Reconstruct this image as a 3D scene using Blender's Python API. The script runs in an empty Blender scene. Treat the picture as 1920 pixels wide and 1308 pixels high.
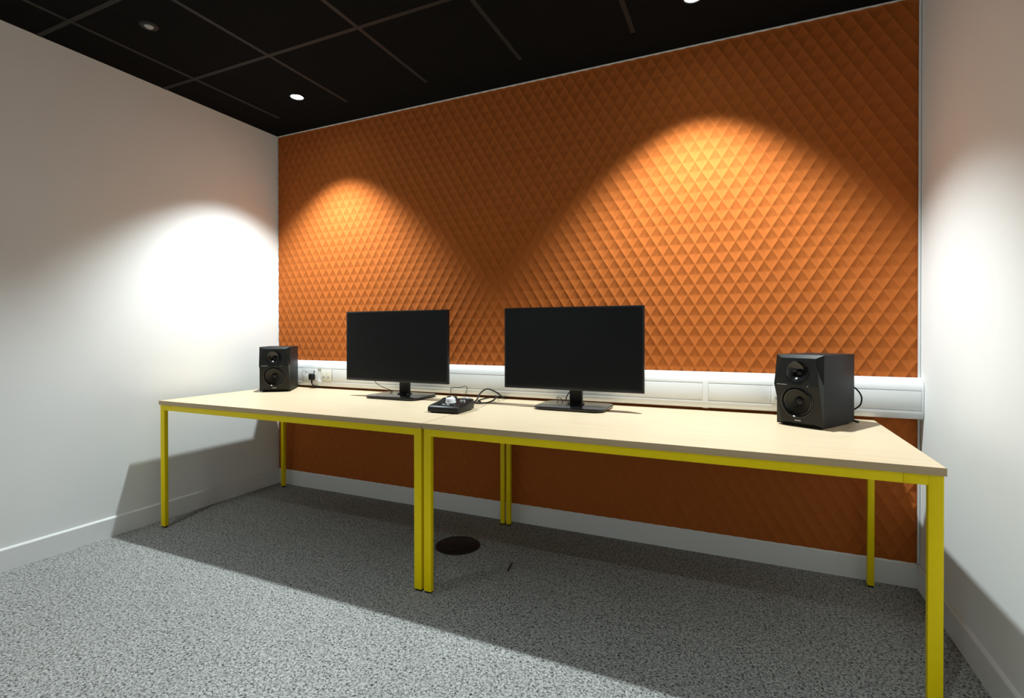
import bpy, bmesh, math, random
from mathutils import Vector, Matrix

# ------------------------------------------------------------------ camera, world, exposure
scene = bpy.context.scene
COL = scene.collection
CAM = Vector((3.169, -2.7632, 1.1203)); YAW = 0.4243; PITCH = 0.0056; FPX = 955.71; PY = 629.7
cd = bpy.data.cameras.new('camera'); cam = bpy.data.objects.new('camera', cd); COL.objects.link(cam)
cam.location = CAM
cam.rotation_euler = (math.pi/2 - PITCH, 0.0006, YAW)
cd.sensor_width = 36.0; cd.lens = FPX*36/1920; cd.shift_y = (PY-654)/1920; cd.clip_start = 0.02
scene.camera = cam
w = bpy.data.worlds.new('world'); scene.world = w; w.use_nodes = True
w.node_tree.nodes['Background'].inputs[0].default_value = (0, 0, 0, 1)
scene.view_settings.view_transform = 'Standard'; scene.view_settings.look = 'None'
scene.view_settings.gamma = 1; scene.view_settings.use_curve_mapping = False
scene.view_settings.exposure = 0.2
LAMP_W = 228.0          # beam of one downlight
LAMP_GLOW = 30.0        # emission of its diffuser
LAMP_COL = (0.875, 0.985, 0.995)
CONE = math.radians(99); BLEND = 0.62

W, H, YB = 3.880, 2.591, -5.2      # room: left wall x=0, far wall y=0, rear wall y=YB
DT = 0.7326                        # desk top height

# ------------------------------------------------------------------ materials
MATS = {}
def mat(name, col, rough=0.5, spec=0.5, var=0.0, scale=30.0, bump=0.0, bscale=200.0, metal=0.0, stretch=(1, 1, 1), col2=None, emit=0.0, detail=3.0):
    if name in MATS: return MATS[name]
    m = bpy.data.materials.new(name); m.use_nodes = True; nt = m.node_tree; N = nt.nodes; L = nt.links
    b = N['Principled BSDF']; b.inputs['Roughness'].default_value = rough
    b.inputs['Specular IOR Level'].default_value = spec; b.inputs['Metallic'].default_value = metal
    tc = N.new('ShaderNodeTexCoord'); mp = N.new('ShaderNodeMapping'); mp.inputs['Scale'].default_value = stretch
    L.new(tc.outputs['Object'], mp.inputs['Vector'])
    nz = N.new('ShaderNodeTexNoise'); nz.inputs['Scale'].default_value = scale; nz.inputs['Detail'].default_value = detail
    L.new(mp.outputs[0], nz.inputs['Vector'])
    mx = N.new('ShaderNodeMix'); mx.data_type = 'RGBA'
    c2 = col2 if col2 else tuple(c*(1-var) for c in col)
    mx.inputs['A'].default_value = (*col, 1); mx.inputs['B'].default_value = (*c2, 1)
    rp = N.new('ShaderNodeMapRange'); rp.inputs['From Min'].default_value = 0.35; rp.inputs['From Max'].default_value = 0.65
    L.new(nz.outputs['Fac'], rp.inputs['Value']); L.new(rp.outputs[0], mx.inputs['Factor'])
    L.new(mx.outputs['Result'], b.inputs['Base Color'])
    if bump > 0:
        n2 = N.new('ShaderNodeTexNoise'); n2.inputs['Scale'].default_value = bscale; n2.inputs['Detail'].default_value = 2
        L.new(mp.outputs[0], n2.inputs['Vector'])
        bp = N.new('ShaderNodeBump'); bp.inputs['Strength'].default_value = bump; bp.inputs['Distance'].default_value = 0.002
        L.new(n2.outputs['Fac'], bp.inputs['Height']); L.new(bp.outputs[0], b.inputs['Normal'])
    if emit > 0:
        b.inputs['Emission Color'].default_value = (*LAMP_COL, 1); b.inputs['Emission Strength'].default_value = emit
    MATS[name] = m
    return m
def carpet_mat():
    m = bpy.data.materials.new('carpet'); m.use_nodes = True; nt = m.node_tree; N = nt.nodes; L = nt.links
    b = N['Principled BSDF']; b.inputs['Roughness'].default_value = 1; b.inputs['Specular IOR Level'].default_value = 0.05
    tc = N.new('ShaderNodeTexCoord')
    n1 = N.new('ShaderNodeTexNoise'); n1.inputs['Scale'].default_value = 130; n1.inputs['Detail'].default_value = 2.5; n1.inputs['Roughness'].default_value = 0.75; n1.inputs['Distortion'].default_value = 0.8
    n2 = N.new('ShaderNodeTexVoronoi'); n2.inputs['Scale'].default_value = 260
    n3 = N.new('ShaderNodeTexNoise'); n3.inputs['Scale'].default_value = 2.2; n3.inputs['Detail'].default_value = 2
    for n in (n1, n2, n3): L.new(tc.outputs['Object'], n.inputs['Vector'])
    r = N.new('ShaderNodeValToRGB'); e = r.color_ramp.elements
    e[0].position = 0.37; e[0].color = (0.042, 0.042, 0.040, 1)
    e[1].position = 0.60; e[1].color = (0.44, 0.44, 0.425, 1)
    x = e.new(0.47); x.color = (0.24, 0.24, 0.232, 1)
    L.new(n1.outputs['Fac'], r.inputs['Fac'])
    mr = N.new('ShaderNodeMapRange'); mr.inputs['To Min'].default_value = 0.9; mr.inputs['To Max'].default_value = 1.08
    L.new(n3.outputs['Fac'], mr.inputs['Value'])
    mx = N.new('ShaderNodeMix'); mx.data_type = 'RGBA'; mx.blend_type = 'MULTIPLY'; mx.inputs['Factor'].default_value = 1
    L.new(r.outputs[0], mx.inputs['A']); L.new(mr.outputs[0], mx.inputs['B']); L.new(mx.outputs['Result'], b.inputs['Base Color'])
    bp = N.new('ShaderNodeBump'); bp.inputs['Strength'].default_value = 0.13; bp.inputs['Distance'].default_value = 0.003
    ad = N.new('ShaderNodeMath'); ad.operation = 'ADD'
    L.new(n1.outputs['Fac'], ad.inputs[0]); L.new(n2.outputs['Distance'], ad.inputs[1])
    L.new(ad.outputs[0], bp.inputs['Height']); L.new(bp.outputs[0], b.inputs['Normal'])
    return m
M_CARPET = carpet_mat()
M_WALL = mat('wall_paint', (0.85, 0.855, 0.845), 0.75, 0.25, 0.015, 3, 0.04, 350)
M_SKIRT = mat('skirting_gloss', (0.80, 0.80, 0.80), 0.35, 0.4, 0.01, 5)
M_TILE = mat('ceiling_tile_black', (0.0075, 0.0072, 0.0068), 0.95, 0.05, 0.2, 60, 0.2, 300)
M_GRID = mat('ceiling_grid_black', (0.020, 0.0195, 0.018), 0.6, 0.2, 0.1, 10)
M_FELT = mat('orange_felt', (0.445, 0.117, 0.024), 0.95, 0.1, 0.10, 500, 0.15, 700)
M_WOOD = mat('maple_laminate', (0.655, 0.53, 0.365), 0.42, 0.35, 0, 9, 0, 0, stretch=(0.25, 5, 5), col2=(0.615, 0.485, 0.32), detail=5)
M_EDGE = mat('maple_edge_band', (0.55, 0.41, 0.245), 0.5, 0.25, 0, 12, 0, 0, stretch=(0.2, 4, 4), col2=(0.50, 0.37, 0.215))
M_YELLOW = mat('yellow_powder_coat', (0.93, 0.70, 0.0), 0.45, 0.22, 0.03, 40, 0.03, 900)
M_BLACK = mat('black_plastic', (0.0065, 0.0065, 0.007), 0.42, 0.3, 0.1, 50, 0.03, 900)
M_GLOSS = mat('gloss_black', (0.008, 0.008, 0.0085), 0.12, 0.5, 0.1, 20)
M_SCREEN = mat('dark_screen', (0.0035, 0.004, 0.0043), 0.30, 0.18, 0.05, 8)
M_RUBBER = mat('black_rubber', (0.010, 0.010, 0.010), 0.6, 0.3, 0.1, 80)
M_CABINET = mat('black_vinyl_wrap', (0.0125, 0.0128, 0.014), 0.55, 0.25, 0.12, 120, 0.12, 900)
M_BAFFLE = mat('satin_black_baffle', (0.0085, 0.0085, 0.0075), 0.36, 0.3, 0.1, 60)
M_CONE = mat('woven_cone', (0.016, 0.0145, 0.009), 0.5, 0.4, 0.4, 300, 0.2, 900)
M_SILVER = mat('silver_print', (0.45, 0.45, 0.46), 0.35, 0.5, 0.05, 50, metal=0.3)
M_WHITE = mat('white_plastic', (0.80, 0.805, 0.81), 0.32, 0.45, 0.01, 5)
M_CREAM = mat('cream_plastic', (0.82, 0.80, 0.72), 0.35, 0.45, 0.01, 5)
M_GREYP = mat('grey_plastic', (0.36, 0.36, 0.36), 0.4, 0.4, 0.05, 40)
M_KNOB = mat('white_knob', (0.75, 0.77, 0.78), 0.3, 0.5, 0.03, 60)
M_LED = mat('lamp_diffuser', (0.9, 0.9, 0.9), 0.5, 0.2, 0.01, 30, emit=LAMP_GLOW)
M_LID = mat('floor_box_black', (0.009, 0.009, 0.011), 0.5, 0.3, 0.2, 90, 0.1, 500)

# ------------------------------------------------------------------ helpers
def link(o, parent=None):
    COL.objects.link(o)
    if parent is not None: o.parent = parent
    return o
def from_bm(name, bm, m, parent=None, smooth=False, angle=None):
    me = bpy.data.meshes.new(name); bmesh.ops.recalc_face_normals(bm, faces=bm.faces); bm.to_mesh(me); bm.free()
    me.materials.append(m)
    if smooth:
        for p in me.polygons: p.use_smooth = True
        if angle is not None: me.set_sharp_from_angle(angle=math.radians(angle))
    return link(bpy.data.objects.new(name, me), parent)
def tag(o, label, cat=None, group=None, kind=None):
    if label: o['label'] = label
    if cat: o['category'] = cat
    if group: o['group'] = group
    if kind: o['kind'] = kind
    return o
def empty(name, loc, rz=0.0):
    o = bpy.data.objects.new(name, None); o.location = loc; o.rotation_euler = (0, 0, rz); o.empty_display_size = 0.05
    return link(o)
def add_box(bm, x0, x1, y0, y1, z0, z1, bev=0.0, seg=2):
    r = bmesh.ops.create_cube(bm, size=1.0)
    for v in r['verts']:
        v.co = Vector((x0+(v.co.x+.5)*(x1-x0), y0+(v.co.y+.5)*(y1-y0), z0+(v.co.z+.5)*(z1-z0)))
    if bev > 0:
        es = list({e for v in r['verts'] for e in v.link_edges})
        bmesh.ops.bevel(bm, geom=es, offset=bev, segments=seg, affect='EDGES', profile=0.5)
def box(name, x0, x1, y0, y1, z0, z1, m, parent=None, bev=0.0, seg=2):
    bm = bmesh.new(); add_box(bm, x0, x1, y0, y1, z0, z1, bev, seg)
    return from_bm(name, bm, m, parent, smooth=bev > 0, angle=40)
def lathe_bm(prof, n=40, mtx=None):
    bm = bmesh.new(); rings = []
    for r, z in prof:
        if r < 1e-6: rings.append([bm.verts.new((0, 0, z))])
        else: rings.append([bm.verts.new((r*math.cos(2*math.pi*k/n), r*math.sin(2*math.pi*k/n), z)) for k in range(n)])
    for a, b in zip(rings, rings[1:]):
        for k in range(n):
            k2 = (k+1) % n
            if len(a) == 1 and len(b) == 1: continue
            if len(a) == 1: bm.faces.new((a[0], b[k], b[k2]))
            elif len(b) == 1: bm.faces.new((a[k], b[0], a[k2]))
            else: bm.faces.new((a[k], b[k], b[k2], a[k2]))
    if mtx is not None: bmesh.ops.transform(bm, matrix=mtx, verts=bm.verts)
    return bm
def lathe(name, prof, m, parent=None, n=40, mtx=None, angle=35):
    return from_bm(name, lathe_bm(prof, n, mtx), m, parent, True, angle)
def extrude_poly(name, pts, axis, a, b, m, parent=None, bev=0.0, smooth_angle=30):
    """pts 2D polygon; axis 'x': pts are (y,z) extruded from x=a to b; 'z': pts are (x,y)."""
    bm = bmesh.new()
    def P(u, v, t): return (t, u, v) if axis == 'x' else (u, v, t)
    A = [bm.verts.new(P(u, v, a)) for u, v in pts]; B = [bm.verts.new(P(u, v, b)) for u, v in pts]
    bm.faces.new(A); bm.faces.new(B[::-1]); n = len(pts)
    for i in range(n): bm.faces.new((A[i], B[i], B[(i+1) % n], A[(i+1) % n]))
    if bev > 0:
        bmesh.ops.recalc_face_normals(bm, faces=bm.faces)
        es = [e for e in bm.edges if e.calc_face_angle(0) > math.radians(50)]
        bmesh.ops.bevel(bm, geom=es, offset=bev, segments=2, affect='EDGES', profile=0.5)
    return from_bm(name, bm, m, parent, True, smooth_angle)
def tube(name, pts, rad, m, parent=None, sub=8, n=10):
    P = [Vector(p) for p in pts]; Q = []
    E_ = [2*P[0]-P[1]] + P + [2*P[-1]-P[-2]]
    for i in range(1, len(E_)-2):
        a, b, c, d = E_[i-1:i+3]
        for k in range(sub):
            t = k/sub
            Q.append(0.5*((2*b)+(c-a)*t+(2*a-5*b+4*c-d)*t*t+(3*b-a-3*c+d)*t**3))
    Q.append(P[-1])
    bm = bmesh.new(); rings = []; up = Vector((0.31, 0.22, 0.92)).normalized()
    for i, q in enumerate(Q):
        t = (Q[min(i+1, len(Q)-1)]-Q[max(i-1, 0)]).normalized()
        s = up.cross(t)
        if s.length < 1e-4: s = Vector((1, 0, 0)).cross(t)
        s.normalize(); up = t.cross(s).normalized()
        rings.append([bm.verts.new(q+rad*(s*math.cos(2*math.pi*k/n)+up*math.sin(2*math.pi*k/n))) for k in range(n)])
    for a, b in zip(rings, rings[1:]):
        for k in range(n): bm.faces.new((a[k], a[(k+1) % n], b[(k+1) % n], b[k]))
    bm.faces.new(rings[0][::-1]); bm.faces.new(rings[-1])
    return from_bm(name, bm, m, parent, True, 60)
def copy_tree(o, parent=None):
    c = o.copy(); link(c, parent)
    for ch in list(o.children): copy_tree(ch, c)
    return c

# ------------------------------------------------------------------ room shell
tag(box('floor', -0.05, W+0.05, YB-0.05, 0.07, -0.05, 0, M_CARPET), 'grey flecked loop pile carpet covering the floor', kind='structure')
tag(box('wall_left', -0.12, -0.005, YB, 0.12, 0, H+0.02, M_WALL), 'plain off-white side wall left of the desks', kind='structure')
tag(box('wall_right', W, W+0.12, YB, 0.12, 0, H+0.02, M_WALL), 'plain off-white side wall right of the desks', kind='structure')
wall_far = tag(box('wall_back', -0.005, W, 0.022, 0.12, 0, H+0.02, M_WALL), 'white wall behind the orange quilted panel', kind='structure')
tag(box('wall_front', -0.12, W+0.12, YB-0.1, YB, 0, H+0.02, M_WALL), 'plain off-white wall behind the viewer', kind='structure')
SK = [(0, 0), (0.011, 0), (0.011, 0.100), (0.007, 0.106), (0, 0.108)]
def skirting(name, x0, dx, label):
    pts = [(x0+dx*u, v) for u, v in SK]; bm = bmesh.new()
    A = [bm.verts.new((u, YB, v)) for u, v in pts]; B = [bm.verts.new((u, 0.0, v)) for u, v in pts]
    bm.faces.new(A); bm.faces.new(B[::-1])
    for i in range(len(pts)): bm.faces.new((A[i], B[i], B[(i+1) % 5], A[(i+1) % 5]))
    tag(from_bm(name, bm, M_SKIRT), label, kind='structure')
skirting('baseboard_left', -0.005, 1, 'white skirting board along the left side wall')
skirting('baseboard_right', W, -1, 'white skirting board along the right side wall')
tag(extrude_poly('baseboard_back', [(0.022, 0), (-0.002, 0), (-0.002, 0.102), (0.002, 0.108), (0.022, 0.108)], 'x', 0.006, W-0.011, M_SKIRT), 'white skirting board under the orange quilted panel', kind='structure')

# ceiling: black slab, individual tiles between slightly paler T-bars
ceil = tag(box('ceiling', -0.1, W+0.1, YB, 0.1, H+0.012, H+0.08, M_TILE), 'black suspended ceiling of square tiles in a thin grid', kind='structure')
GX, GY, TS, HB = 0.2803, -0.8249, 0.6, 0.010
gxs = [GX+TS*k for k in range(7) if GX+TS*k < W]; gys = [GY+TS*k for k in (0, -1, -2, -3, -4, -5) if GY+TS*k > YB]
xb = [-0.005]+gxs+[W]; yb = [GY+TS]+gys+[YB]
box('border_board', -0.005, W, GY+TS, 0.022, H, H+0.012, M_TILE, ceil)
for i in range(len(xb)-1):
    for j in range(len(yb)-1):
        box('ceiling_tile', xb[i]+(HB if i else 0), xb[i+1]-(HB if i < len(xb)-2 else 0), yb[j+1]+HB, yb[j]-(HB if j else 0), H, H+0.012, M_TILE, ceil)
for x in gxs: box('ceiling_runner', x-HB-.001, x+HB+.001, YB, GY+TS-0.01, H-0.0015, H+0.006, M_GRID, ceil)
for y in gys: box('ceiling_runner', -0.004, W, y-HB-.001, y+HB+.001, H-0.0018, H+0.006, M_GRID, ceil)
trim = tag(box('trim_1', 0.0, W, -0.003, 0.0215, H-0.006, H-0.0005, M_WHITE), 'thin white edge trim between ceiling and orange panel', kind='structure')

tag(box('trim_2', 3.8692, 3.8778, -0.0015, 0.0215, 0.1085, H-0.0065, M_WHITE), 'thin white vertical trim beside the orange panel at the right wall', kind='structure')

# ------------------------------------------------------------------ orange relief panel
PX0, PX1, PZ0, PZ1 = 0.001, 3.8685, 0.1085, H-0.007
CWd, CHt, DEPTH = 0.0636, 0.1048, 0.0056
panel = empty('acoustic_wall_panel', (0, 0, PZ0))
tag(panel, 'orange felt acoustic wall panel pressed into rows of diamonds', 'wall panel')
back = box('backing_sheet', PX0, PX1, 0.0095, 0.0215, 0, PZ1-PZ0, M_FELT, panel)
def cell_geom():
    hw, hh = CWd/2, CHt/2
    ang = [(0, 1), (.82, .18), (1, 0), (.82, -.18), (0, -1), (-.82, -.18), (-1, 0), (-.82, .18)]
    V = []; F = []
    rings = [(1.0, 0.0), (0.80, 0.32), (0.40, 0.74)]
    for a, d in rings:
        for u, v in ang: V.append((u*hw*a, d*DEPTH, v*hh*a))
    V.append((0, DEPTH, 0))
    for r in range(2):
        for k in range(8):
            k2 = (k+1) % 8; F.append((r*8+k, r*8+k2, r*8+8+k2, r*8+8+k))
    for k in range(8): F.append((16+k, 16+(k+1) % 8, 24))
    F = [f[::-1] for f in F]
    return V, F
CV, CF = cell_geom()
cell_me = bpy.data.meshes.new('relief_diamond'); cell_me.from_pydata(CV, [], CF); cell_me.materials.append(M_FELT)
for p in cell_me.polygons: p.use_smooth = True
def proj(x, z):
    v = Vector((x, 0, z))-CAM; f = Vector((-math.sin(YAW), math.cos(YAW), -PITCH)); r = Vector((math.cos(YAW), math.sin(YAW), 0))
    d = v.dot(f); return 960+FPX*v.dot(r)/d, PY-FPX*(v.z+PITCH*d)/d, d
TX, TZ = 3.011, 1.5767-CHt/2      # centre of one measured diamond
cells = []
for i in range(-100, 40):
    for j in range(-60, 60):
        if (i+j) % 2: continue
        x, z = TX+i*CWd/2, TZ+j*CHt/2
        if x < PX0-CWd/2 or x > PX1+CWd/2 or z < PZ0-CHt/2 or z > PZ1+CHt/2: continue
        cells.append((x, z))
def inside(x, z): return PX0 <= x-CWd/2 and x+CWd/2 <= PX1 and PZ0 <= z-CHt/2 and z+CHt/2 <= PZ1
def showing(x, z):
    if not inside(x, z) or z-CHt/2 < 0.93: return False
    u, v, d = proj(x, z)
    if v < 12: return False
    return not (1440 < u < 1615 and v > 640) and not (940 < u < 1215 and v > 560)
rank = sorted([c for c in cells if showing(*c)], key=lambda c: (Vector((c[0], 0, c[1]))-CAM).length)
single = set(rank[:300])
for x, z in rank[:300]:
    o = bpy.data.objects.new('relief_diamond', cell_me); link(o, panel); o.location = (x, 0, z-PZ0)
V = []; F = []; bmE = bmesh.new()
for c in cells:
    if c in single: continue
    x, z = c
    if inside(x, z):
        n = len(V); V += [(a+x, b, d+z-PZ0) for a, b, d in CV]; F += [tuple(n+k for k in f) for f in CF]
    else:
        vs = [bmE.verts.new((a+x, b, d+z-PZ0)) for a, b, d in CV]
        for f in CF: bmE.faces.new([vs[k] for k in f])
for co, no in (((PX0, 0, 0), (-1, 0, 0)), ((PX1, 0, 0), (1, 0, 0)), ((0, 0, 0), (0, 0, -1)), ((0, 0, PZ1-PZ0), (0, 0, 1))):
    bmesh.ops.bisect_plane(bmE, geom=bmE.verts[:]+bmE.edges[:]+bmE.faces[:], plane_co=co, plane_no=no, clear_outer=True)
bmE.verts.index_update(); n = len(V)
V += [tuple(v.co) for v in bmE.verts]; F += [tuple(n+v.index for v in f.verts) for f in bmE.faces]; bmE.free()
me = bpy.data.meshes.new('relief_field'); me.from_pydata(V, [], F); me.materials.append(M_FELT)
for p in me.polygons: p.use_smooth = True
o = link(bpy.data.objects.new('relief_field', me), panel); o['kind'] = 'stuff'
# thin felt edges closing the relief against the backing
box('panel_edge', PX1-0.0012, PX1, 0.0002, 0.0215, 0, PZ1-PZ0, M_FELT, panel)

# ------------------------------------------------------------------ dado trunking
trunk = empty('cable_trunking', (0, 0, 0.746))
tag(trunk, 'white plastic dado trunking running along the panel behind the desks', 'trunking')
def tz(l): return [(y, z-0.746) for y, z in l]
TX1 = W-0.0015
extrude_poly('trunking_top', tz([(-0.001, 0.925), (-0.012, 0.925), (-0.026, 0.920), (-0.038, 0.910), (-0.046, 0.896), (-0.050, 0.880), (-0.050, 0.8725), (-0.001, 0.8725)]), 'x', 0.0, TX1-0.008, M_WHITE, trunk)
extrude_poly('trunking_base', tz([(-0.001, 0.8722), (-0.0455, 0.8722), (-0.0455, 0.7832), (-0.001, 0.7832)]), 'x', 0.0, TX1-0.008, M_WHITE, trunk)
extrude_poly('trunking_foot', tz([(-0.001, 0.783), (-0.050, 0.783), (-0.050, 0.775), (-0.048, 0.764), (-0.043, 0.754), (-0.036, 0.7475), (-0.028, 0.746), (-0.001, 0.746)]), 'x', 0.0, TX1-0.008, M_WHITE, trunk)
for a, b in ((0.0, 0.290), (0.5725, 2.9885), (3.0155, 3.294), (3.3805, TX1-0.008)):
    box('trunking_lid', a+0.0005, b-0.0005, -0.0505, -0.0456, 0.7858-0.746, 0.8695-0.746, M_WHITE, trunk, 0.0012)
extrude_poly('joint_cover', tz([(-0.040, 0.908), (-0.047, 0.898), (-0.0525, 0.880), (-0.0525, 0.774), (-0.050, 0.762), (-0.044, 0.752), (-0.036, 0.7445), (-0.030, 0.7445), (-0.030, 0.908)]), 'x', 2.9885, 3.0155, M_WHITE, trunk)
extrude_poly('end_cap', tz([(-0.001, 0.926), (-0.013, 0.926), (-0.027, 0.921), (-0.039, 0.911), (-0.048, 0.897), (-0.052, 0.880), (-0.052, 0.774), (-0.049, 0.762), (-0.043, 0.752), (-0.036, 0.7455), (-0.001, 0.7455)]), 'x', TX1-0.008, TX1, M_WHITE, trunk)

def plate(name, x0, x1, m, label, cat):
    r = empty(name, ((x0+x1)/2, -0.0505, 0.8277)); hw = (x1-x0)/2
    box('face_plate', -hw, hw, -0.008, 0.0049, -0.0415, 0.0415, m, r, 0.003)
    return tag(r, label, cat)
sk = plate('double_socket', 0.2935, 0.4395, M_WHITE, 'white double power socket in the trunking, black plug in one outlet', 'socket')
for sx in (-0.0365, 0.0365):
    box('outlet', sx-0.021, sx+0.021, -0.0088, -0.0078, -0.034, 0.012, M_WHITE, sk, 0.0004)
    box('rocker_switch', sx-0.006+0.012, sx+0.006+0.012, -0.0105, -0.0078, 0.017, 0.033, M_GREYP if sx > 0 else M_WHITE, sk, 0.001)
    for dx, dz, ww, hh_ in ((0, 0.004, 0.004, 0.008), (-0.011, -0.018, 0.007, 0.003), (0.011, -0.018, 0.007, 0.003)):
        box('pin_slot', sx+dx-ww/2, sx+dx+ww/2, -0.0091, -0.0085, dz-hh_/2, dz+hh_/2, M_RUBBER, sk)
dp = plate('data_outlet', 0.4755, 0.5705, M_CREAM, 'cream data outlet plate in the trunking beside the double socket', 'outlet')
for sx in (-0.021, 0.021):
    mod = box('outlet_module', sx-0.0185, sx+0.0185, -0.0095, -0.0078, -0.028, 0.028, M_CREAM, dp, 0.001)
    box('port', sx-0.008, sx+0.008, -0.0099, -0.0092, -0.022, -0.008, M_GREYP, mod)
dq = plate('data_outlet', 3.2945, 3.380, M_WHITE, 'white data outlet plate half hidden behind the right speaker', 'outlet')
for sx in (-0.019, 0.019):
    mod = box('outlet_module', sx-0.0165, sx+0.0165, -0.0095, -0.0078, -0.028, 0.028, M_WHITE, dq, 0.001)
    box('port', sx-0.007, sx+0.007, -0.0099, -0.0092, -0.022, -0.008, M_GREYP, mod)

# ------------------------------------------------------------------ desks
LEG = 0.037          # front legs 37 x 22 mm, rear legs 25 mm square
def desk(x0, x1, label):
    y0, y1 = -0.9235, -0.0275; cx = (x0+x1)/2; hw = (x1-x0)/2
    r = empty('desk', (cx, (y0+y1)/2, 0)); hd = (y1-y0)/2
    tag(r, label, 'desk', 'yellow framed desks end to end')
    zt0, zt1 = DT-0.0235, DT
    top = box('tabletop', -hw+0.0015, hw-0.0015, -hd+0.0015, hd-0.0015, zt0, zt1, M_WOOD, r)
    for a in ((-hw, hw, -hd, -hd+0.0016), (-hw, hw, hd-0.0016, hd), (-hw, -hw+0.0016, -hd+0.0016, hd-0.0016), (hw-0.0016, hw, -hd+0.0016, hd-0.0016)):
        box('edge_band', *a, zt0, zt1-0.0004, M_EDGE, r)
    ix, iy = hw-0.005, hd-0.005; zr1 = zt0-0.0005; zr0 = zr1-0.031
    for sx in (-1, 1):
        for sy, lw, ld in ((-1, LEG, 0.022), (1, 0.025, 0.025)):
            yo = sy*iy-(0.018 if sy > 0 else 0)
            a, b = sorted((sx*ix, sx*(ix-lw))); c, d = sorted((yo, yo-sy*ld))
            lg = box('leg', a, b, c, d, 0.008, zr1, M_YELLOW, r, 0.002)
            box('foot', a+0.003, b-0.003, c+0.003, d-0.003, 0, 0.010, M_RUBBER, lg)
            a2, b2 = sorted((sx*(ix-lw+0.001), sx*(ix-0.096)))
            box('corner_bracket', a2, b2, c+0.001, d-0.001, zr0, zr1, M_YELLOW, r, 0.0012)
    for c, d in ((-iy+0.001, -iy+0.021), (iy-0.018-0.024, iy-0.018-0.001)):
        box('rail', -ix+0.0965, ix-0.0965, c, d, zr0, zr1, M_YELLOW, r, 0.0012)
    for sx in (-1, 1):
        a, b = sorted((sx*(ix-0.001), sx*(ix-0.024)))
        box('rail', a, b, -iy+0.0225, iy-0.0435, zr0, zr1, M_YELLOW, r, 0.0012)
    return r
desk(0.1002, 1.9085, 'left of two maple desks on yellow legs, pushed into the corner')
desk(1.9115, 3.7043, 'right of two maple desks on yellow legs, reaching towards the viewer')

# ------------------------------------------------------------------ monitors
def rrect(hw, hd, r, n=8):
    P = []
    for cx, cy, a0 in ((hw-r, hd-r, 0), (-hw+r, hd-r, 90), (-hw+r, -hd+r, 180), (hw-r, -hd+r, 270)):
        for k in range(n+1):
            a = math.radians(a0+90*k/n); P.append((cx+r*math.cos(a), cy+r*math.sin(a)))
    return P
def monitor(x, label):
    r = empty('monitor', (x, -0.225, DT)); tag(r, label, 'monitor', 'two black monitors on the desks')
    MW, z0, z1, ys = 0.735, 0.0975, 0.5215, -0.065
    box('bezel', -MW/2, MW/2, ys, ys+0.022, z0, z1, M_BLACK, r, 0.002)
    box('display', -MW/2+0.008, MW/2-0.008, ys-0.0006, ys+0.002, z0+0.016, z1-0.008, M_SCREEN, r)
    bm = bmesh.new(); add_box(bm, -0.25, 0.25, ys+0.0215, ys+0.052, z0+0.04, z1-0.08, 0.014, 3)
    from_bm('rear_housing', bm, M_BLACK, r, True, 40)
    box('chin_strip', -MW/2+0.004, MW/2-0.004, ys-0.0022, ys+0.001, z0+0.001, z0+0.0115, M_GLOSS, r, 0.001)
    box('neck', -0.033, 0.033, 0.024, 0.052, 0.012, 0.30, M_BLACK, r, 0.004)
    lathe('swivel_collar', [(0.0, 0.022), (0.042, 0.022), (0.046, 0.016), (0.046, 0.012)], M_BLACK, r, 32, Matrix.Translation((0, 0.035, 0)))
    pts = rrect(0.185, 0.135, 0.055)
    b = extrude_poly('stand_base', pts, 'z', 0.005, 0.0165, M_GLOSS, r, 0.003)
    for sx in (-0.14, 0.14):
        for sy in (-0.09, 0.09):
            lathe('rubber_foot', [(0, 0), (0.011, 0), (0.011, 0.006), (0, 0.006)], M_RUBBER, b, 16, Matrix.Translation((sx, sy, 0)))
    return r
monitor(1.285, 'left of two black widescreen monitors, switched off, nearer the power socket')
monitor(2.375, 'right of two black widescreen monitors, switched off, under the arched light patch')

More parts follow.
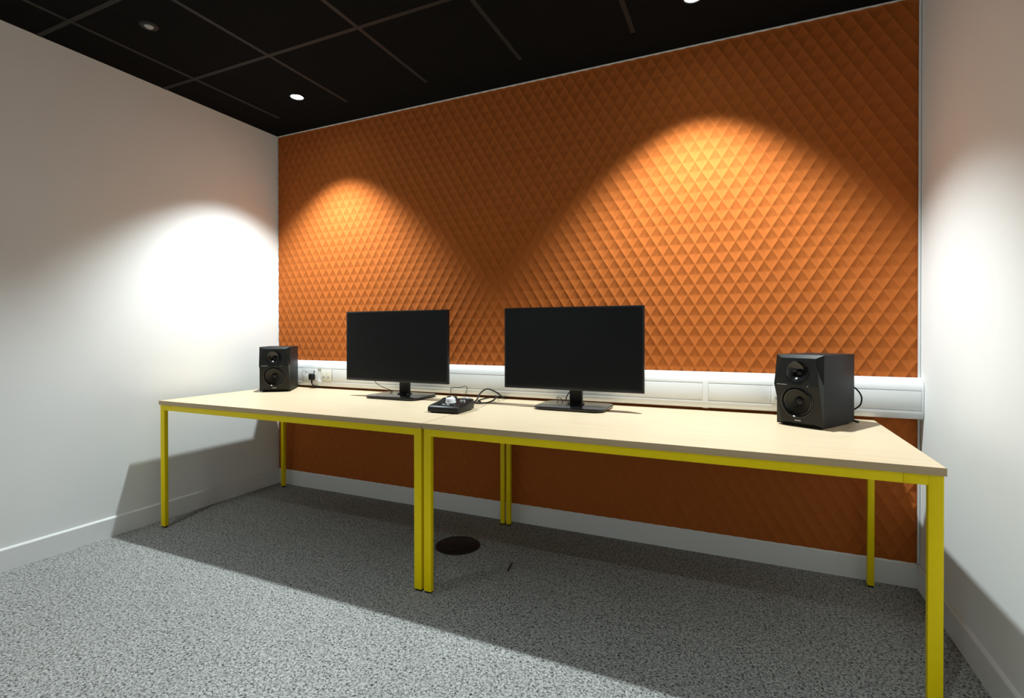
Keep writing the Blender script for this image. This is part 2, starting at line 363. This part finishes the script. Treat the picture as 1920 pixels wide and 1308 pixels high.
# ------------------------------------------------------------------ speakers
SW, SD, SH = 0.1887, 0.2756, 0.298
def speaker(loc, rz, label):
    r = empty('studio_speaker', loc, rz); tag(r, label, 'speaker', 'pair of black studio speakers')
    hw = SW/2; zb = 0.006; F0 = -SD/2; CR = zb+0.575*(SH-zb)
    # cabinet: five sided shell, open behind the baffle
    bm = bmesh.new(); add_box(bm, -hw, hw, F0, SD/2, zb, SH, 0.004, 2)
    bmesh.ops.delete(bm, geom=[f for f in bm.faces if f.calc_center_median().y < F0+0.0005 and abs(f.normal.y) > 0.9], context='FACES')
    from_bm('cabinet', bm, M_CABINET, r, True, 40)
    # faceted baffle with two round openings
    PT, PC, PB = 0.010, 0.030, 0.013
    outer = [(-hw, zb), (hw, zb), (hw, CR), (hw, SH), (-hw, SH), (-hw, CR)]
    inn = {(-1, 't'): (-0.068, SH-0.014, F0-PT), (1, 't'): (0.068, SH-0.014, F0-PT), (-1, 'c'): (-0.090, CR, F0-PC), (1, 'c'): (0.090, CR, F0-PC), (-1, 'b'): (-0.066, zb+0.012, F0-PB), (1, 'b'): (0.066, zb+0.012, F0-PB)}
    bm = bmesh.new()
    O = [bm.verts.new((x, F0+0.001, z)) for x, z in outer]; I = {k: bm.verts.new((v[0], v[2], v[1])) for k, v in inn.items()}
    ring_in = [I[(-1, 'b')], I[(1, 'b')], I[(1, 'c')], I[(1, 't')], I[(-1, 't')], I[(-1, 'c')]]
    for k in range(6): bm.faces.new((O[k], O[(k+1) % 6], ring_in[(k+1) % 6], ring_in[k]))
    frames = []
    for lo, hi, zc, rad in (('c', 't', zb+0.765*(SH-zb), 0.0455), ('b', 'c', zb+0.335*(SH-zb), 0.0640)):
        a, b = I[(-1, lo)].co, I[(-1, hi)].co
        up = Vector((0, b.y-a.y, b.z-a.z)).normalized(); xd = Vector((1, 0, 0)); nrm = xd.cross(up)   # points to the listener (-y)
        t = (zc-a.z)/(b.z-a.z); c = Vector((0, a.y+t*(b.y-a.y), zc))
        circ = [bm.verts.new(c+rad*(xd*math.cos(2*math.pi*k/32)+up*math.sin(2*math.pi*k/32))) for k in range(32)]
        ce = [bm.edges.new((circ[k], circ[(k+1) % 32])) for k in range(32)]
        loop = [I[(-1, lo)], I[(1, lo)], I[(1, hi)], I[(-1, hi)]]
        oe = []
        for k in range(4):
            e = bm.edges.get((loop[k], loop[(k+1) % 4])) or bm.edges.new((loop[k], loop[(k+1) % 4])); oe.append(e)
        bmesh.ops.triangle_fill(bm, use_beauty=True, use_dissolve=False, edges=ce+oe, normal=nrm)
        m = Matrix((xd, up, nrm)).transposed().to_4x4(); m.translation = c; frames.append(m)
    baf = from_bm('baffle', bm, M_BAFFLE, r)
    tw = lathe('tweeter_waveguide', [(0.0475, 0.0), (0.0470, 0.0022), (0.0445, 0.0018), (0.040, -0.004), (0.030, -0.014), (0.019, -0.021), (0.0145, -0.0225)], M_GLOSS, r, 48, frames[0])
    lathe('tweeter_dome', [(0.015, -0.0228), (0.013, -0.0195), (0.008, -0.0165), (0, -0.0152)], M_BLACK, tw, 32, frames[0])
    wf = lathe('woofer_surround', [(0.0662, 0.0), (0.0655, 0.003), (0.0625, 0.0036), (0.0600, 0.0008), (0.0585, -0.003), (0.0560, -0.001), (0.0530, 0.0006), (0.0500, -0.001), (0.0478, -0.0045)], M_GLOSS, r, 56, frames[1])
    lathe('woofer_cone', [(0.0480, -0.0045), (0.036, -0.013), (0.0185, -0.0235)], M_CONE, wf, 48, frames[1])
    lathe('dust_cap', [(0.0188, -0.0235), (0.016, -0.0195), (0.009, -0.0165), (0, -0.0155)], M_BLACK, wf, 32, frames[1])
    # printed mark under the woofer, indicator beside the crease, feet
    box('maker_mark', -0.012, 0.012, F0-0.0156, F0-0.0120, zb+0.0195, zb+0.0240, M_SILVER, r)
    box('crease_line', -0.078, -0.038, F0-PC-0.0006, F0-PC+0.003, CR-0.0012, CR+0.0012, M_GREYP, r)
    lathe('indicator_light', [(0, 0.0012), (0.002, 0.001), (0.002, -0.002)], M_SILVER, r, 12, Matrix.Translation((0.046, F0-PC+0.0004, CR-0.002)) @ Matrix.Rotation(math.pi/2, 4, 'X'))
    for sx in (-1, 1):
        for sy in (-1, 1):
            lathe('rubber_foot', [(0, 0), (0.012, 0), (0.012, 0.007), (0, 0.007)], M_RUBBER, r, 16, Matrix.Translation((sx*0.07, sy*0.11, 0)))
    box('rear_panel', -0.075, 0.075, SD/2-0.001, SD/2+0.003, 0.03, 0.22, M_BLACK, r, 0.001)
    return r
speaker((0.2627, -0.2219, DT), math.radians(36.9), 'left black studio speaker, in the corner beside the double power socket')
speaker((3.4566, -0.2361, DT), math.radians(-31.2), 'right black studio speaker, near the desk end, cable looping out behind')

# ------------------------------------------------------------------ audio controller
ctl = empty('audio_controller', (1.846, -0.572, DT), math.radians(3)); tag(ctl, 'small black desktop audio controller with a big white knob', 'controller')
# wedge body: low rounded front, higher back
bm = bmesh.new(); prof = [(-0.090, 0.004), (-0.090, 0.026), (-0.078, 0.036), (0.030, 0.046), (0.062, 0.056), (0.090, 0.054), (0.090, 0.004)]
A = [bm.verts.new((-0.084, y, z)) for y, z in prof]; B = [bm.verts.new((0.084, y, z)) for y, z in prof]
bm.faces.new(A); bm.faces.new(B[::-1])
for i in range(len(prof)): bm.faces.new((A[i], B[i], B[(i+1) % len(prof)], A[(i+1) % len(prof)]))
bmesh.ops.recalc_face_normals(bm, faces=bm.faces)
bmesh.ops.bevel(bm, geom=[e for e in bm.edges if e.calc_face_angle(0) > 0.3], offset=0.006, segments=3, affect='EDGES', profile=0.5)
from_bm('body', bm, M_BLACK, ctl, True, 35)
tilt = Matrix.Rotation(math.atan2(0.010, 0.108), 4, 'X')
def onctl(x, y): return Matrix.Translation((x, y, 0.036+(y+0.078)*0.0926)) @ tilt
lathe('volume_knob', [(0.027, -0.001), (0.027, 0.004), (0.0245, 0.006), (0.0235, 0.021), (0.021, 0.0245), (0, 0.0250)], M_KNOB, ctl, 40, onctl(0.004, -0.012))
lathe('knob_ring', [(0.031, -0.001), (0.031, 0.002), (0.0275, 0.0025)], M_GLOSS, ctl, 40, onctl(0.004, -0.012))
for k in range(4):
    x = -0.036+0.024*k
    bm = bmesh.new(); add_box(bm, -0.0075, 0.0075, -0.006, 0.006, -0.001, 0.0035, 0.0012); bmesh.ops.transform(bm, matrix=onctl(x, -0.058), verts=bm.verts)
    from_bm('button', bm, M_GREYP if k in (1, 2) else M_BLACK, ctl, True, 40)
for x in (0.050, 0.066): lathe('small_knob', [(0.0065, -0.001), (0.006, 0.010), (0.005, 0.011), (0, 0.011)], M_GREYP, ctl, 20, onctl(x, 0.012))
for x in (-0.05, -0.015): lathe('small_knob', [(0.011, -0.002), (0.010, 0.010), (0.009, 0.011), (0, 0.011)], M_BLACK, ctl, 24, Matrix.Translation((x, 0.070, 0.053)))
for sx in (-0.065, 0.065):
    for sy in (-0.07, 0.07): lathe('rubber_foot', [(0, 0), (0.008, 0), (0.008, 0.006), (0, 0.006)], M_RUBBER, ctl, 12, Matrix.Translation((sx, sy, 0)))
for x, z in ((0.035, 0.030), (0.062, 0.030), (0.005, 0.030)):
    lathe('jack_plug', [(0, 0.040), (0.006, 0.038), (0.0095, 0.030), (0.0095, 0), (0, 0)], M_RUBBER, ctl, 16, Matrix.Translation((x, 0.089, z)) @ Matrix.Rotation(-math.pi/2, 4, 'X'))
for k in range(2): lathe('top_jack', [(0.012, 0), (0.012, 0.006), (0.009, 0.008), (0.006, 0.004), (0, 0.004)], M_SILVER if k else M_GREYP, ctl, 24, Matrix.Translation((0.035+0.026*k, 0.070, 0.0535)))

# ------------------------------------------------------------------ cables
tag(tube('audio_cable', [(1.904, -0.442, 0.763), (1.895, -0.39, 0.772), (1.860, -0.30, 0.785), (1.835, -0.20, 0.797), (1.841, -0.15, 0.799), (1.874, -0.12, 0.780), (1.894, -0.085, 0.752), (1.892, -0.055, 0.742), (1.89, -0.032, 0.739), (1.89, -0.0145, 0.723), (1.89, -0.0135, 0.66)], 0.0042, M_RUBBER), 'thick black audio cable arching high behind the audio controller', 'cable', 'audio controller cables')
tag(tube('audio_cable', [(1.877, -0.442, 0.763), (1.872, -0.40, 0.756), (1.87, -0.34, 0.743), (1.881, -0.30, 0.7390), (1.893, -0.24, 0.7390), (1.897, -0.19, 0.747), (1.894, -0.155, 0.758), (1.872, -0.125, 0.760), (1.852, -0.08, 0.750), (1.855, -0.033, 0.7392), (1.855, -0.0145, 0.723), (1.855, -0.0135, 0.66)], 0.0040, M_RUBBER), 'black audio cable lying in a low loop behind the audio controller', 'cable', 'audio controller cables')
tag(tube('audio_cable', [(1.847, -0.442, 0.763), (1.835, -0.40, 0.752), (1.83, -0.34, 0.7395), (1.85, -0.28, 0.7375), (1.83, -0.23, 0.7372), (1.80, -0.20, 0.7372), (1.79, -0.12, 0.7372), (1.80, -0.05, 0.7375), (1.80, -0.033, 0.7395), (1.80, -0.0145, 0.725), (1.80, -0.0135, 0.66)], 0.0034, M_RUBBER), 'black audio cable lying flat from the audio controller to the desk gap', 'cable', 'audio controller cables')
tag(tube('thin_cable', [(1.541, -0.0135, 0.68), (1.541, -0.0155, 0.727), (1.541, -0.034, 0.7385), (1.541, -0.062, 0.744), (1.546, -0.08, 0.779), (1.58, -0.10, 0.792), (1.621, -0.10, 0.794), (1.652, -0.09, 0.802), (1.661, -0.08, 0.788), (1.639, -0.062, 0.752), (1.637, -0.034, 0.7385), (1.637, -0.0155, 0.727), (1.637, -0.0135, 0.68)], 0.0019, M_RUBBER), 'thin dark cable sticking up in a small loop between the monitors', 'cable')
tag(tube('monitor_cable', [(1.00, -0.20, 0.93), (1.003, -0.14, 0.86), (1.008, -0.13, 0.814), (1.026, -0.13, 0.795), (1.06, -0.110, 0.772), (1.100, -0.082, 0.752), (1.140, -0.070, 0.7360), (1.17, -0.055, 0.7362), (1.18, -0.034, 0.738), (1.18, -0.0145, 0.725), (1.18, -0.0135, 0.66)], 0.0021, M_RUBBER), 'thin dark cable hanging down behind the left monitor', 'cable')
tag(tube('monitor_cable', [(2.332, -0.155, 0.90), (2.332, -0.152, 0.84), (2.327, -0.14, 0.809), (2.312, -0.14, 0.788), (2.304, -0.14, 0.768), (2.304, -0.138, 0.757), (2.30, -0.10, 0.7545), (2.29, -0.052, 0.7412), (2.29, -0.033, 0.7385), (2.29, -0.0145, 0.723), (2.29, -0.0135, 0.66)], 0.0028, M_RUBBER), 'black cable dropping beside the neck of the right monitor', 'cable')
tag(tube('thin_cable', [(2.231, -0.0135, 0.69), (2.231, -0.0155, 0.727), (2.231, -0.034, 0.7385), (2.231, -0.07, 0.748), (2.237, -0.09, 0.766), (2.256, -0.09, 0.761), (2.265, -0.07, 0.746), (2.267, -0.034, 0.7385), (2.267, -0.0155, 0.727), (2.267, -0.0135, 0.69)], 0.0018, M_RUBBER), 'tiny dark cable loop poking up behind the base of the right monitor', 'cable')
tag(tube('speaker_cable', [(3.575, -0.115, 0.905), (3.606, -0.120, 0.889), (3.628, -0.128, 0.869), (3.640, -0.130, 0.843), (3.638, -0.130, 0.815), (3.626, -0.128, 0.797), (3.608, -0.112, 0.782), (3.575, -0.095, 0.772)], 0.0032, M_RUBBER), 'black cable bowing out behind the right speaker', 'cable')
tag(tube('power_cable', [(3.56, -0.112, 0.765), (3.59, -0.13, 0.745), (3.622, -0.150, 0.7366), (3.625, -0.120, 0.7366), (3.60, -0.06, 0.7366), (3.59, -0.033, 0.739), (3.59, -0.0145, 0.723), (3.59, -0.0135, 0.66)], 0.0034, M_RUBBER), 'black power lead lying on the desk behind the right speaker', 'cable')
plug = empty('power_plug', (0.408, -0.0590, 0.815)); tag(plug, 'black three-pin plug with its lead pushed into the double socket', 'plug')
bm = bmesh.new(); add_box(bm, -0.021, 0.021, -0.032, -0.0003, -0.024, 0.022, 0.010, 3); from_bm('plug_body', bm, M_RUBBER, plug, True, 45)
lathe('strain_relief', [(0, 0.026), (0.004, 0.026), (0.0068, 0.0), (0, 0)], M_RUBBER, plug, 16, Matrix.Translation((0.002, -0.018, -0.020)) @ Matrix.Rotation(math.pi*0.97, 4, 'X'))
tube('lead', [(0.002, -0.018, -0.040), (0.006, -0.016, -0.055), (0.014, 0.000, -0.069), (0.018, 0.028, -0.0755), (0.018, 0.045, -0.092), (0.018, 0.0455, -0.16)], 0.0036, M_RUBBER, plug)

# ------------------------------------------------------------------ floor items
fl = empty('floor_box', (1.803, -0.435, 0)); tag(fl, 'round black floor box lid set in the carpet under the desks', 'floor box')
lathe('rim', [(0.118, 0.0), (0.117, 0.0035), (0.110, 0.0045), (0.106, 0.0040)], M_LID, fl, 56)
lathe('lid', [(0.106, 0.0032), (0.104, 0.0040), (0.0, 0.0042)], M_LID, fl, 56)
box('flap', -0.03, 0.03, -0.085, -0.055, 0.0040, 0.0052, M_RUBBER, fl, 0.0005)
tag(tube('cable_stub', [(2.166, -0.590, 0.0030), (2.162, -0.565, 0.0040), (2.155, -0.535, 0.0036), (2.150, -0.506, 0.0030)], 0.0032, M_RUBBER), 'short dark stub of cord lying on the carpet near the floor box', 'cord')

# ------------------------------------------------------------------ ceiling fittings
def downlight(x, y, label, group, dim=1.0):
    r = empty('downlight', (x, y, H)); tag(r, label, 'downlight', group)
    lathe('bezel', [(0.046, 0.0), (0.046, -0.003), (0.043, -0.006), (0.0385, -0.0065), (0.0365, -0.004), (0.0365, -0.0005)], M_BLACK, r, 48)
    lathe('diffuser', [(0.0364, -0.0008), (0.020, -0.0018), (0.0, -0.002)], M_LED, r, 40)
    ld = bpy.data.lights.new('beam', 'SPOT'); ld.energy = LAMP_W*dim; ld.color = LAMP_COL; ld.spot_size = CONE; ld.spot_blend = BLEND; ld.shadow_soft_size = 0.028
    lo = bpy.data.objects.new('beam', ld); link(lo, r); lo.location = (0, 0, -0.010)
    return r
downlight(0.644, -0.4179, 'lit round downlight in the black ceiling above the left speaker', 'ceiling downlights')
downlight(2.970, -0.3982, 'lit round downlight at the top edge, above the right desk', 'ceiling downlights')
downlight(0.644, -2.62, 'lit round downlight over the open carpet near the left wall', 'ceiling downlights', 0.36)
downlight(2.970, -2.62, 'lit round downlight in the ceiling right above the viewer', 'ceiling downlights', 0.36)
downlight(0.644, -4.70, 'lit round downlight by the rear wall, left side', 'ceiling downlights', 0.50)
downlight(2.970, -4.70, 'lit round downlight by the rear wall, right side', 'ceiling downlights', 0.50)
det = empty('ceiling_sensor', (0.5862, -1.2521, H)); tag(det, 'small round dark sensor on the black ceiling, unlit', 'sensor')
lathe('housing', [(0.040, 0), (0.040, -0.004), (0.036, -0.008), (0.022, -0.010), (0.020, -0.008)], M_GRID, det, 40)
lathe('lens', [(0.020, -0.008), (0.014, -0.0135), (0.006, -0.016), (0, -0.0165)], M_GREYP, det, 28)
